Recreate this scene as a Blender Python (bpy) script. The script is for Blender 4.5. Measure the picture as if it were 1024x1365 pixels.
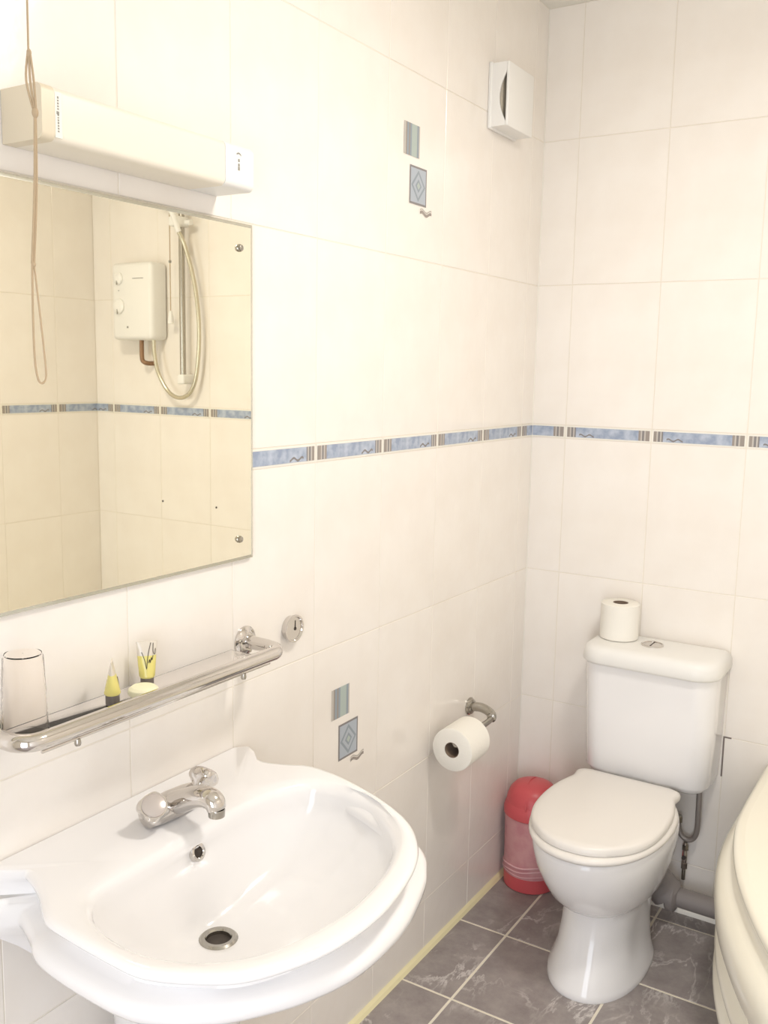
import bpy, bmesh, math, random
from mathutils import Vector, Matrix
random.seed(7)
PI = math.pi
for o in list(bpy.data.objects): bpy.data.objects.remove(o)
scene = bpy.context.scene
COL = scene.collection

# ------------------------------------------------------------------ camera
cd = bpy.data.cameras.new('camera'); cam = bpy.data.objects.new('camera', cd); COL.objects.link(cam)
CAM = Vector((1.11464, -2.60753, 1.51804))
RM = ((0.8472589, 0.53083661, 0.01910089), (-0.09424305, 0.1148363, 0.98890387), (-0.5227529, 0.83965774, -0.14732374))
m = Matrix.Identity(4)
for i in range(3):
    m[i][0] = RM[0][i]; m[i][1] = RM[1][i]; m[i][2] = -RM[2][i]; m[i][3] = CAM[i]
cam.matrix_world = m
cd.sensor_fit = 'VERTICAL'; cd.sensor_height = 24.0; cd.lens = 24.0 * 1265.87 / 1365.0
cd.clip_start = 0.02; cd.clip_end = 50
scene.camera = cam

# ------------------------------------------------------------------ world, exposure, main light
w = bpy.data.worlds.new('world'); scene.world = w; w.use_nodes = True
w.node_tree.nodes['Background'].inputs[0].default_value = (0.9, 0.93, 1.0, 1)
w.node_tree.nodes['Background'].inputs[1].default_value = 0.3
vs = scene.view_settings
vs.view_transform = 'Standard'; vs.look = 'None'; vs.gamma = 1.0; vs.use_curve_mapping = False
vs.exposure = 0.35
LAMP = (0.98, -1.15, 2.515)
ld = bpy.data.lights.new('ceiling_bulb', 'AREA'); ld.shape = 'DISK'; ld.size = 0.24; ld.energy = 8.2; ld.color = (1.0, 0.97, 0.94)
lo = bpy.data.objects.new('ceiling_bulb', ld); lo.location = (LAMP[0], LAMP[1], 2.39); COL.objects.link(lo)
l2 = bpy.data.lights.new('ceiling_bulb_glow', 'POINT'); l2.energy = 2.6; l2.shadow_soft_size = .11; l2.color = (1.0, 0.96, 0.91)
l2o = bpy.data.objects.new('ceiling_bulb_glow', l2); l2o.location = (LAMP[0], LAMP[1], 2.28); COL.objects.link(l2o)
# added fill light behind the camera, standing in the made-up doorway
wd = bpy.data.lights.new('added_fill_light', 'AREA'); wd.shape = 'RECTANGLE'; wd.size = 0.92; wd.size_y = 1.95; wd.energy = 22; wd.color = (0.84, 0.90, 1.0)
wo = bpy.data.objects.new('added_fill_light', wd); wo.location = (1.18, -3.40, 1.0); wo.rotation_euler = (PI/2, 0, 0); COL.objects.link(wo)

# ------------------------------------------------------------------ materials
def lin(c):
    return tuple(((v/255)/12.92 if v/255 <= .04045 else ((v/255+.055)/1.055)**2.4) for v in c) + (1,)
def mat(name, rgb, rough=.4, metal=0, noise=None, bump=None, spec=None, trans=0, ior=1.45, emit=None, estr=0, coat=0, alpha=1):
    m = bpy.data.materials.new(name); m.use_nodes = True
    nt = m.node_tree; b = nt.nodes['Principled BSDF']
    b.inputs['Base Color'].default_value = lin(rgb); b.inputs['Roughness'].default_value = rough
    b.inputs['Metallic'].default_value = metal; b.inputs['IOR'].default_value = ior
    b.inputs['Transmission Weight'].default_value = trans; b.inputs['Coat Weight'].default_value = coat
    b.inputs['Alpha'].default_value = alpha
    if spec is not None: b.inputs['Specular IOR Level'].default_value = spec
    if emit: b.inputs['Emission Color'].default_value = lin(emit); b.inputs['Emission Strength'].default_value = estr
    tc = nt.nodes.new('ShaderNodeTexCoord')
    if noise:
        sc, rgb2, lo_, hi_ = noise
        n = nt.nodes.new('ShaderNodeTexNoise'); n.inputs['Scale'].default_value = sc; n.inputs['Detail'].default_value = 4
        r = nt.nodes.new('ShaderNodeValToRGB'); r.color_ramp.elements[0].position = lo_; r.color_ramp.elements[1].position = hi_
        r.color_ramp.elements[0].color = lin(rgb); r.color_ramp.elements[1].color = lin(rgb2)
        nt.links.new(tc.outputs['Object'], n.inputs['Vector']); nt.links.new(n.outputs['Fac'], r.inputs[0]); nt.links.new(r.outputs[0], b.inputs['Base Color'])
    if bump:
        sc, st = bump
        n = nt.nodes.new('ShaderNodeTexNoise'); n.inputs['Scale'].default_value = sc; n.inputs['Detail'].default_value = 3
        bp = nt.nodes.new('ShaderNodeBump'); bp.inputs['Strength'].default_value = st; bp.inputs['Distance'].default_value = .002
        nt.links.new(tc.outputs['Object'], n.inputs['Vector']); nt.links.new(n.outputs['Fac'], bp.inputs['Height']); nt.links.new(bp.outputs[0], b.inputs['Normal'])
    return m
def tile_mat(name, rgb, rgb2, rough, sc):
    m = mat(name, rgb, rough, noise=(sc, rgb2, .35, .65), bump=(30, .22)); return m
M = {}
M['tile'] = tile_mat('cream_glazed_tile', (244, 237, 228), (247, 241, 233), .12, 9)
M['grout'] = mat('wall_grout', (236, 228, 214), .8)
M['ceramic'] = mat('white_ceramic', (246, 244, 243), .12, coat=.4)
M['plastic'] = mat('white_plastic', (240, 238, 233), .35)
M['seat'] = mat('seat_plastic', (238, 233, 226), .3)
M['cream'] = mat('cream_acrylic', (248, 243, 226), .2, coat=.2)
M['chrome'] = mat('chrome', (214, 210, 206), .07, metal=1)
M['chrome_dull'] = mat('satin_chrome', (178, 174, 166), .22, metal=1)
M['mirror'] = mat('mirror_silvering', (247, 243, 226), .012, metal=1)
M['mirror_edge'] = mat('mirror_ground_edge', (214, 212, 198), .2, metal=.7)
M['dark'] = mat('dark_hole', (70, 62, 56), .6)
M['paper'] = mat('tissue_paper', (244, 240, 230), .9, bump=(180, .3))
M['card'] = mat('brown_card_tube', (140, 122, 106), .9)
M['red'] = mat('red_plastic', (212, 92, 96), .35)
M['pink'] = mat('pink_translucent_plastic', (214, 158, 158), .4, noise=(22, (204, 140, 144), .4, .6))
M['bag'] = mat('bag_film', (236, 190, 192), .3)
M['grey'] = mat('grey_pvc', (150, 142, 138), .4)
M['hose'] = mat('grey_braided_hose', (158, 150, 144), .4, metal=.3)
M['markgrey'] = mat('socket_marks', (150, 146, 136), .5)  # plain grey for print, slots and pointers
M['diffuser'] = mat('opal_diffuser', (240, 232, 216), .35)
M['endcap'] = mat('light_end_cap', (226, 214, 190), .4)
M['cord'] = mat('beige_cord', (186, 164, 134), .85)
M['glass'] = mat('clear_glass', (255, 252, 250), .02, trans=1, ior=1.45)
M['tumbler'] = mat('clear_tumbler_plastic', (255, 253, 251), .03, trans=1, ior=1.07)
M['knob'] = mat('clear_acrylic_disc', (206, 198, 194), .12, metal=.5)
M['shampoo'] = mat('yellow_gel', (232, 220, 130), .25, coat=.4)
M['tubeclear'] = mat('clear_tube_film', (222, 212, 196), .2, coat=.4)
M['capgrey'] = mat('grey_screw_cap', (112, 104, 98), .4)
M['ink'] = mat('dark_ink', (80, 72, 60), .5)
M['ventgrey'] = mat('vent_inside', (196, 186, 168), .6)
M['soap'] = mat('ivory_soap', (250, 246, 214), .5)
M['copper'] = mat('aged_copper', (150, 118, 92), .4, metal=.5)
M['steelhose'] = mat('metal_shower_hose', (206, 200, 180), .25, metal=.8)
M['caulk'] = mat('cream_caulk', (244, 234, 190), .5)
M['paint'] = mat('ceiling_paint', (244, 240, 230), .9)
M['doorwhite'] = mat('door_paint', (238, 234, 226), .5)
M['lampglass'] = mat('lamp_opal_glass', (250, 246, 236), .3, emit=(255, 240, 215), estr=6)
M['frost'] = mat('frosted_window_glass', (235, 240, 248), .4, emit=(225, 235, 255), estr=1.0)
M['blue'] = mat('printed_blue', (152, 164, 186), .2, noise=(46, (190, 199, 213), .36, .66))
M['stripe_a'] = mat('printed_stone_stripe', (156, 147, 140), .25)
M['stripe_b'] = mat('printed_pale_stripe', (196, 190, 182), .25)
M['stripe_c'] = mat('printed_sage', (178, 190, 184), .25)
M['stripe_d'] = mat('printed_slate_blue', (150, 160, 168), .25)
M['stripe_e'] = mat('printed_frame_grey', (138, 134, 134), .25)
M['white'] = mat('border_white_glaze', (244, 240, 230), .2)
M['open'] = mat('open_joint_dark', (128, 116, 110), .8)
# floor tile : slate grey with white veins
def floor_mat():
    m = bpy.data.materials.new('grey_marbled_floor_tile'); m.use_nodes = True; nt = m.node_tree; b = nt.nodes['Principled BSDF']
    L = nt.links.new; tc = nt.nodes.new('ShaderNodeTexCoord'); oi = nt.nodes.new('ShaderNodeObjectInfo')
    add = nt.nodes.new('ShaderNodeVectorMath'); add.operation = 'ADD'
    mul = nt.nodes.new('ShaderNodeMath'); mul.operation = 'MULTIPLY'; mul.inputs[1].default_value = 37.0
    L(oi.outputs['Random'], mul.inputs[0]); L(tc.outputs['Object'], add.inputs[0]); L(mul.outputs[0], add.inputs[1])
    n1 = nt.nodes.new('ShaderNodeTexNoise'); n1.inputs['Scale'].default_value = 14; n1.inputs['Detail'].default_value = 8; n1.inputs['Roughness'].default_value = .7
    r1 = nt.nodes.new('ShaderNodeValToRGB'); r1.color_ramp.elements[0].position = .3; r1.color_ramp.elements[1].position = .72
    r1.color_ramp.elements[0].color = lin((144, 135, 133)); r1.color_ramp.elements[1].color = lin((176, 167, 163))
    mp = nt.nodes.new('ShaderNodeMapping'); mp.inputs['Scale'].default_value = (2.0, .9, 1); mp.inputs['Rotation'].default_value = (0, 0, .5)
    n2 = nt.nodes.new('ShaderNodeTexNoise'); n2.inputs['Scale'].default_value = 4.2; n2.inputs['Detail'].default_value = 9; n2.inputs['Roughness'].default_value = .62; n2.inputs['Distortion'].default_value = .6
    ab = nt.nodes.new('ShaderNodeMath'); ab.operation = 'SUBTRACT'; ab.inputs[1].default_value = .5
    a2 = nt.nodes.new('ShaderNodeMath'); a2.operation = 'ABSOLUTE'
    r2 = nt.nodes.new('ShaderNodeValToRGB'); r2.color_ramp.elements[0].position = .0; r2.color_ramp.elements[0].color = (.75, .75, .75, 1)
    r2.color_ramp.elements[1].position = .024; r2.color_ramp.elements[1].color = (0, 0, 0, 1)
    n3 = nt.nodes.new('ShaderNodeTexNoise'); n3.inputs['Scale'].default_value = 6
    r3 = nt.nodes.new('ShaderNodeValToRGB'); r3.color_ramp.elements[0].position = .42; r3.color_ramp.elements[1].position = .66
    mm = nt.nodes.new('ShaderNodeMath'); mm.operation = 'MULTIPLY'
    mx = nt.nodes.new('ShaderNodeMix'); mx.data_type = 'RGBA'; mx.inputs[7].default_value = lin((236, 230, 226))
    for n in (n1, mp, n3): L(add.outputs[0], n.inputs['Vector'])
    L(mp.outputs[0], n2.inputs['Vector']); L(n2.outputs['Fac'], ab.inputs[0]); L(ab.outputs[0], a2.inputs[0]); L(a2.outputs[0], r2.inputs[0])
    L(n3.outputs['Fac'], r3.inputs[0]); L(r2.outputs[0], mm.inputs[0]); L(r3.outputs[0], mm.inputs[1])
    L(n1.outputs['Fac'], r1.inputs[0]); L(mm.outputs[0], mx.inputs[0]); L(r1.outputs[0], mx.inputs[6]); L(mx.outputs[2], b.inputs['Base Color'])
    b.inputs['Roughness'].default_value = .32
    return m
M['floor'] = floor_mat()
M['floorgrout'] = mat('floor_grout', (246, 238, 220), .8)

# ------------------------------------------------------------------ mesh builder
class MB:
    def __init__(s): s.v = []; s.f = []; s.mi = []
    def add(s, vs_, fs, k=0):
        n = len(s.v); s.v += [tuple(v) for v in vs_]; s.f += [tuple(i+n for i in f) for f in fs]; s.mi += [k]*len(fs); return s
    def box(s, a, b, k=0, bev=0):
        x0, y0, z0 = [min(a[i], b[i]) for i in range(3)]; x1, y1, z1 = [max(a[i], b[i]) for i in range(3)]
        if bev <= 0:
            return s.add([(x0,y0,z0),(x1,y0,z0),(x1,y1,z0),(x0,y1,z0),(x0,y0,z1),(x1,y0,z1),(x1,y1,z1),(x0,y1,z1)],
                         [(0,3,2,1),(4,5,6,7),(0,1,5,4),(1,2,6,5),(2,3,7,6),(3,0,4,7)], k)
        bm = bmesh.new(); bmesh.ops.create_cube(bm, size=1)
        for v in bm.verts: v.co = Vector(((x0+x1)/2+v.co.x*(x1-x0), (y0+y1)/2+v.co.y*(y1-y0), (z0+z1)/2+v.co.z*(z1-z0)))
        bmesh.ops.bevel(bm, geom=bm.edges[:], offset=bev, segments=3, profile=.5, affect='EDGES')
        bm.verts.index_update(); s.add([v.co for v in bm.verts], [[v.index for v in f.verts] for f in bm.faces], k); bm.free(); return s
    def loft(s, rings, k=0, cap0=True, cap1=True):
        n = len(rings[0]); vs_ = [p for r in rings for p in r]; fs = []
        for i in range(len(rings)-1):
            for j in range(n):
                a = i*n+j; b = i*n+(j+1) % n; fs.append((a, b, b+n, a+n))
        if cap0: fs.append(tuple(range(n-1, -1, -1)))
        if cap1: fs.append(tuple(range((len(rings)-1)*n, len(rings)*n)))
        return s.add(vs_, fs, k)
    def lathe(s, prof, c=(0,0,0), axis=(0,0,1), n=32, k=0, cap0=True, cap1=True):
        az = Vector(axis).normalized(); ax = az.orthogonal().normalized(); ay = az.cross(ax); c = Vector(c)
        return s.loft([[c+az*h+(ax*math.cos(2*PI*j/n)+ay*math.sin(2*PI*j/n))*max(r, 1e-5) for j in range(n)] for r, h in prof], k, cap0, cap1)
    def tube(s, pts, r, n=12, k=0, closed=False):
        pts = [Vector(p) for p in pts]; rs = r if isinstance(r, (list, tuple)) else [r]*len(pts)
        rings = []; up = None
        for i, p in enumerate(pts):
            t = ((pts[min(i+1, len(pts)-1)]-pts[max(i-1, 0)])).normalized()
            if up is None: up = t.orthogonal().normalized()
            up = (up-t*up.dot(t)).normalized(); sd = t.cross(up)
            rings.append([p+(up*math.cos(2*PI*j/n)+sd*math.sin(2*PI*j/n))*rs[i] for j in range(n)])
        return s.loft(rings, k)
    def ell(s, c, rad, n=20, m_=12, k=0):
        c = Vector(c)
        return s.loft([[c+Vector((rad[0]*math.sin(t)*math.cos(a), rad[1]*math.sin(t)*math.sin(a), -rad[2]*math.cos(t))) for a in [2*PI*j/n for j in range(n)]] for t in [max(.02, min(PI-.02, PI*i/m_)) for i in range(m_+1)]], k)
def smooth_path(pts, seg=8):
    P = [Vector(p) for p in pts]; out = []
    for i in range(len(P)-1):
        p0 = P[max(i-1, 0)]; p1 = P[i]; p2 = P[i+1]; p3 = P[min(i+2, len(P)-1)]
        for j in range(seg):
            t = j/seg; out.append(.5*((2*p1)+(p2-p0)*t+(2*p0-5*p1+4*p2-p3)*t*t+(3*p1-p0-3*p2+p3)*t**3))
    out.append(P[-1]); return out
def origin_of(o):
    p = Vector((0, 0, 0))
    while o is not None: p = p+o.location; o = o.parent
    return p
def obj(name, mb, mats, parent=None, smooth=True, loc=None, ang=35):
    """link mb (world coordinates) as ONE mesh object under parent"""
    po = origin_of(parent); l = Vector(loc)-po if loc is not None else Vector((0, 0, 0))
    if not isinstance(mats, (list, tuple)): mats = [mats]
    me = bpy.data.meshes.new(name); off = po+l
    me.from_pydata([tuple(Vector(v)-off) for v in mb.v], [], mb.f)
    for m_ in mats: me.materials.append(m_)
    me.polygons.foreach_set('material_index', mb.mi)
    bm = bmesh.new(); bm.from_mesh(me); bmesh.ops.recalc_face_normals(bm, faces=bm.faces); bm.to_mesh(me); bm.free()
    if smooth:
        me.polygons.foreach_set('use_smooth', [True]*len(me.polygons)); me.set_sharp_from_angle(angle=math.radians(ang))
    o = bpy.data.objects.new(name, me); COL.objects.link(o); o.parent = parent; o.location = l
    return o
def thing(name, label, cat, loc, group=None):
    o = bpy.data.objects.new(name, None); COL.objects.link(o); o.location = loc; o.empty_display_size = .02
    o['label'] = label; o['category'] = cat
    if group: o['group'] = group
    return o
def tag(o, label, cat, group=None):
    o['label'] = label; o['category'] = cat
    if group: o['group'] = group
    return o
def struct(name, mb, mats, parent=None, smooth=False, loc=None):
    o = obj(name, mb, mats, parent, smooth, loc)
    if parent is None: o['kind'] = 'structure'
    return o

# ------------------------------------------------------------------ room shell
W, D, H = 1.876, -3.3, 2.515
TW, TH = .25, .3953
SZ0, SZ1 = 1.3347, 1.3718                       # border strip
A0, B0 = .0788, .1032                           # first joint from the corner on the two walls
GAP = .0010
G = .0010                                        # tile thickness in front of the grout bed
zrows = [(0, SZ0-3*TH), (SZ0-3*TH, SZ0-2*TH), (SZ0-2*TH, SZ0-TH), (SZ0-TH, SZ0), (SZ1, SZ1+TH), (SZ1+TH, SZ1+2*TH), (SZ1+2*TH, H)]
strip_row = (SZ0, SZ1)
def cuts(first, step, length):
    c = [0.0]; x = first
    while x < length-1e-4: c.append(x); x += step
    c.append(length); return list(zip(c[:-1], c[1:]))
class WallFrame:            # u runs along the wall, v up, n out of the wall into the room
    def __init__(s, o, du, dn): s.o, s.du, s.dn = Vector(o), Vector(du), Vector(dn)
    def p(s, u, v, n): return s.o+s.du*u+s.dn*n+Vector((0, 0, v))
mesh_cache = {}
def tile_mesh(w_, h_, fr):
    key = (round(w_, 4), round(h_, 4), tuple(fr.du), tuple(fr.dn))
    if key in mesh_cache: return mesh_cache[key]
    b = .0007; q = []
    x0, x1, z0, z1 = GAP, w_-GAP, GAP, h_-GAP
    fo = WallFrame((0, 0, 0), fr.du, fr.dn)
    for (a0, a1, c0, c1, n) in ((x0, x1, z0, z1, -.003), (x0, x1, z0, z1, -b), (x0+b, x1-b, z0+b, z1-b, 0)):
        q.append([fo.p(a0, c0, n), fo.p(a1, c0, n), fo.p(a1, c1, n), fo.p(a0, c1, n)])
    mb = MB().loft(q, 0, False, True)
    me = bpy.data.meshes.new('wall_tile'); me.from_pydata([tuple(v) for v in mb.v], [], mb.f); me.materials.append(M['tile'])
    bm = bmesh.new(); bm.from_mesh(me); bmesh.ops.recalc_face_normals(bm, faces=bm.faces)
    if sum((f.normal.dot(fr.dn)*f.calc_area() for f in bm.faces)) < 0: bmesh.ops.reverse_faces(bm, faces=bm.faces)
    bm.to_mesh(me); bm.free(); mesh_cache[key] = me; return me
def fix_out(me, dn):
    bm = bmesh.new(); bm.from_mesh(me)
    for f in bm.faces:
        if f.normal.dot(dn) < 0: f.normal_flip()
    bm.to_mesh(me); bm.free()
BORD = ['white', 'blue', 'stripe_a', 'stripe_b', 'stripe_e', 'stripe_d']
border_cache = {}
def border_mesh(w_, cut_left, fr):
    """border tile w_ wide; cut_left: the printed left end is missing (tile cut there)"""
    key = (round(w_, 4), cut_left, tuple(fr.du), tuple(fr.dn))
    if key in border_cache: return border_cache[key]
    full = TW; h = SZ1-SZ0; fo = WallFrame((0, 0, 0), fr.du, fr.dn); mb = MB()
    off = full-w_ if cut_left else 0.0
    def rect(a, b, c, d, n, k):
        a = max(a-off, GAP); b = min(b-off, w_-GAP)
        if b-a < 1e-4: return
        mb.add([fo.p(a, c, n), fo.p(b, c, n), fo.p(b, d, n), fo.p(a, d, n)], [(0, 1, 2, 3)], k)
    x0, x1, z0, z1 = GAP, w_-GAP, GAP*.6, h-GAP*.6
    q = [[fo.p(a, c, n) for a, c in ((x0, z0), (x1, z0), (x1, z1), (x0, z1))] for n in (-.003, 0)]
    mb.loft(q, 0, False, True)
    e = .0008; zb, zt = .0045, h-.0045
    # printed bands, in the coordinates of an uncut tile
    bands = [(.006, .014, 2), (.014, .018, 3), (.018, .024, 4), (.024, .028, 3), (.028, .032, 4), (.032, .214, 1),
             (.214, .220, 2), (.220, .224, 3), (.224, .230, 4), (.230, .234, 3), (.234, .245, 2)]
    for a, b, k in bands: rect(a, b, zb, zt, e, k)
    # small wave motif near the left of the blue panel
    wv = [(.042+.004*i, zb+.006+.003*math.sin(i*.95+.4)) for i in range(12)]
    for (xa, za), (xb, zb2) in zip(wv[:-1], wv[1:]):
        a = xa-off; b = xb-off
        if a < GAP or b > w_-GAP: continue
        t = .0022
        mb.add([fo.p(a, za-t, e+.0004), fo.p(b, zb2-t, e+.0004), fo.p(b, zb2+t, e+.0004), fo.p(a, za+t, e+.0004)], [(0, 1, 2, 3)], 4)
    me = bpy.data.meshes.new('border_tile'); me.from_pydata([tuple(v) for v in mb.v], [], mb.f)
    for n_ in BORD: me.materials.append(M[n_])
    me.polygons.foreach_set('material_index', mb.mi)
    me.update(); bm = bmesh.new(); bm.from_mesh(me); bmesh.ops.recalc_face_normals(bm, faces=bm.faces)
    for f in bm.faces:
        if abs(f.normal.dot(fr.dn)) > .9 and f.normal.dot(fr.dn) < 0: f.normal_flip()
    bm.to_mesh(me); bm.free(); border_cache[key] = me; return me
def build_wall(name, fr, length, first, flip=False, holes=()):
    """fr surface plane is the tile FACE; backing slab sits behind it"""
    back = MB(); a, b = fr.p(-.1, -.0, -G), fr.p(length+.1, H+.1, -.12)
    if holes:
        u0, u1, v0, v1 = holes[0]
        for (p, q, r, s_) in ((-.1, u0, 0, H+.1), (u1, length+.1, 0, H+.1), (u0, u1, 0, v0), (u0, u1, v1, H+.1)):
            if s_-r > .001: back.box(fr.p(p, r, -G), fr.p(q, s_, -.12))
    else: back.box(a, b)
    wall = struct(name, back, M['grout'])
    tiles = {}
    for (u0, u1) in (first if isinstance(first, list) else cuts(first, TW, length)):
        for (v0, v1) in zrows:
            if any(u1 > h[0] and u0 < h[1] and v1 > h[2] and v0 < h[3] for h in holes): continue
            o = bpy.data.objects.new('tile', tile_mesh(u1-u0, v1-v0, fr)); COL.objects.link(o); o.parent = wall
            o.location = fr.p(u0, v0, (random.random()-.5)*.0006); tiles[(round(u0, 3), round(v0, 3))] = o
        if not any(u1 > h[0] and u0 < h[1] and SZ1 > h[2] and SZ0 < h[3] for h in holes):
            o = bpy.data.objects.new('border_tile', border_mesh(u1-u0, False, fr)); COL.objects.link(o); o.parent = wall
            o.location = fr.p(u0, SZ0, .0004)
            if u1-u0 < TW-.001 and u0 == 0: o.data = border_mesh(u1-u0, True, fr)
    return wall, tiles
frB = WallFrame((0, 0, 0), (1, 0, 0), (0, -1, 0))
frA = WallFrame((0, 0, 0), (0, -1, 0), (1, 0, 0))
frC = WallFrame((W, 0, 0), (0, -1, 0), (-1, 0, 0))
wall_left, tilesA = build_wall('wall_left', frA, 3.3, A0)
wall_toilet, tilesB = build_wall('wall_back', frB, W, [(0, B0), (B0, B0+TW), (B0+TW, B0+2*TW), (B0+2*TW, B0+3*TW), (B0+3*TW, 1.03), (1.03, 1.28), (1.28, 1.53), (1.53, 1.78), (1.78, W)])
wall_right, tilesC = build_wall('wall_right', frC, 3.3, .19)
# wall behind the camera, unseen, with a doorway opened up for the added fill light
dx0, dx1, dz = .70, 1.66, 2.02
mb = MB().box((-.1, D, 0), (dx0, D-.12, H)).box((dx1, D, 0), (W+.1, D-.12, H)).box((dx0, D, dz), (dx1, D-.12, H))
struct('wall_front', mb, M['paint'])
dr = struct('door_1', MB().box((dx0, D+.012, 0), (dx0+.035, D-.13, dz)).box((dx1-.035, D+.012, 0), (dx1, D-.13, dz)).box((dx0+.035, D+.012, dz-.035), (dx1-.035, D-.13, dz)), M['doorwhite'])
struct('ceiling', MB().box((-.1, .1, H), (W+.1, D-.1, H+.1)), M['paint'])
mb = MB().box((-.1, .1, -.1), (W+.1, D-.1, -.0012)); floor = struct('floor', mb, M['floorgrout'])
fx = [0.0]+[.1505+.3166*i for i in range(6) if .1505+.3166*i < W]+[W]
fy = [0.0]+[.388-.3166+.3166*i for i in range(12) if .0714+.3166*i < 3.3]+[3.3]
fcache = {}
for i in range(len(fx)-1):
    for j in range(len(fy)-1):
        wx, wy = fx[i+1]-fx[i], fy[j+1]-fy[j]
        if wx < .01 or wy < .01: continue
        key = (round(wx, 3), round(wy, 3)); g = .0034; bv = .001
        if key not in fcache:
            q = [[(a, b, z) for a, b in ((x0, -y0), (x1, -y0), (x1, -y1), (x0, -y1))] for x0, x1, y0, y1, z in ((g, wx-g, g, wy-g, -.004), (g, wx-g, g, wy-g, -bv), (g+bv, wx-g-bv, g+bv, wy-g-bv, 0))]
            t = MB().loft(q, 0, False, True); me = bpy.data.meshes.new('floor_tile'); me.from_pydata(t.v, [], t.f); me.materials.append(M['floor'])
            bm = bmesh.new(); bm.from_mesh(me)
            for f in bm.faces:
                if f.normal.z < -.01: f.normal_flip()
            bm.to_mesh(me); bm.free(); fcache[key] = me
        o = bpy.data.objects.new('floor_tile', fcache[key]); COL.objects.link(o); o.parent = floor; o.location = (fx[i], -fy[j], 0)
# caulk strips
def quad_strip(p0, p1, nrm, r=.013):
    p0, p1, nrm = Vector(p0), Vector(p1), Vector(nrm); up = Vector((0, 0, 1))
    ring = lambda p: [p, p+nrm*r, p+nrm*r*.62+up*r*.62, p+up*r]
    return MB().loft([ring(p0), ring(p1)])
struct('baseboard_left', quad_strip((0, 0, 0), (0, -3.3, 0), (1, 0, 0)), M['caulk'])
struct('baseboard_back', quad_strip((.013, 0, 0), (W, 0, 0), (0, -1, 0), .012), M['white'])
struct('trim_1', MB().box((0, 0, 0), (.0022, -.0022, H)), M['white'])
struct('trim_2', MB().box((.6005, -.0006, .43), (.6045, .003, .545)).box((.6045, -.0006, .5415), (.622, .003, .5455)), M['open'])
# painted motifs on two wall tiles
def motif(tile, y0, z0):
    """stripes block, diamond block, squiggle ; y0,z0 = tile's corner side and top"""
    mb = MB(); fr = frA; n = .0006
    def R(a, b, c, d, k, nn=n): mb.add([fr.p(a, c, nn), fr.p(b, c, nn), fr.p(b, d, nn), fr.p(a, d, nn)], [(0, 1, 2, 3)], k)
    # u decreasing = to the right in the picture ; block A left u=y0, right y0-.068
    u = y0; ks = [(0, .008, 1), (.008, .013, 0), (.013, .021, 3), (.021, .026, 0), (.026, .033, 3), (.033, .056, 2), (.056, .064, 3), (.064, .068, 1)]
    for a, b, k in ks: R(u-b, u-a, z0-.068, z0, k)
    ua, ub, zt, zb = u-.028, u-.103, z0-.086, z0-.168
    R(ub, ua, zb, zt, 4); R(ub+.0045, ua-.0045, zb+.0045, zt-.0045, 5, n+.0002)
    cu, cz = (ua+ub)/2, (zt+zb)/2
    for s_, k, nn in ((1, 3, .0004), (.76, 5, .0006), (.44, 3, .0008), (.24, 2, .001)):
        hw, hh = .031*s_, .034*s_
        mb.add([fr.p(cu-hw, cz, n+nn), fr.p(cu, cz-hh, n+nn), fr.p(cu+hw, cz, n+nn), fr.p(cu, cz+hh, n+nn)], [(0, 1, 2, 3)], k)
    pts = [(u-.076-.0048*i, z0-.183+.0034*math.sin(i*.75+.2)) for i in range(12)]
    for (a, za), (b, zb_) in zip(pts[:-1], pts[1:]):
        for (oz, th, k) in ((0, .0032, 0), (.0065, .0016, 1)):
            mb.add([fr.p(b, zb_-th+oz, n), fr.p(a, za-th+oz, n), fr.p(a, za+th+oz, n), fr.p(b, zb_+th+oz, n)], [(0, 1, 2, 3)], k)
    o = obj('printed_motif', mb, [M['stripe_a'], M['stripe_b'], M['stripe_c'], M['stripe_d'], M['stripe_e'], M['blue2']], tile, False)
    fix_out(o.data, Vector((1, 0, 0)))
M['blue2'] = mat('printed_grey_blue', (178, 186, 196), .25)
tA = [k for k in tilesA if abs(k[0]-(A0+2*TW)) < .002 and abs(k[1]-(SZ1+TH)) < .01][0]
tB = [k for k in tilesA if abs(k[0]-(A0+3*TW)) < .002 and abs(k[1]-(SZ0-2*TH)) < .01][0]
motif(tilesA[tA], .7655, 2.054); motif(tilesA[tB], 1.0148, .8415)

# ------------------------------------------------------------------ ceiling lamp
t = thing('ceiling_light', 'round opal glass ceiling light above the middle of the room', 'ceiling light', LAMP)
obj('base', MB().lathe([(.13, 0), (.13, -.02), (.12, -.03)], LAMP), M['plastic'], t)
obj('shade', MB().lathe([(.12, -.03), (.14, -.045), (.132, -.075), (.10, -.088), (.05, -.094), (.0, -.096)], LAMP), M['lampglass'], t)

# ------------------------------------------------------------------ polygons helper (star-shaped outlines)
def polar(poly, c, n, seg=10, closed=True):
    P = [Vector((p[0], p[1])) for p in poly]; k = len(P)
    S = []
    for i in range(k):
        p0, p1, p2, p3 = P[i-1], P[i], P[(i+1) % k], P[(i+2) % k]
        for j in range(seg):
            t = j/seg; S.append(.5*((2*p1)+(p2-p0)*t+(2*p0-5*p1+4*p2-p3)*t*t+(3*p1-p0-3*p2+p3)*t**3))
    out = []
    c = Vector(c)
    for a in range(n):
        th = 2*PI*a/n; d = Vector((math.cos(th), math.sin(th))); best = 0
        for i in range(len(S)):
            p, q = S[i]-c, S[(i+1) % len(S)]-c; e = q-p
            den = d.x*e.y-d.y*e.x
            if abs(den) < 1e-12: continue
            r = (p.x*e.y-p.y*e.x)/den; u = (p.x*d.y-p.y*d.x)/den
            if r > 0 and -1e-9 <= u <= 1+1e-9: best = max(best, r)
        out.append(best)
    return out
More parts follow.
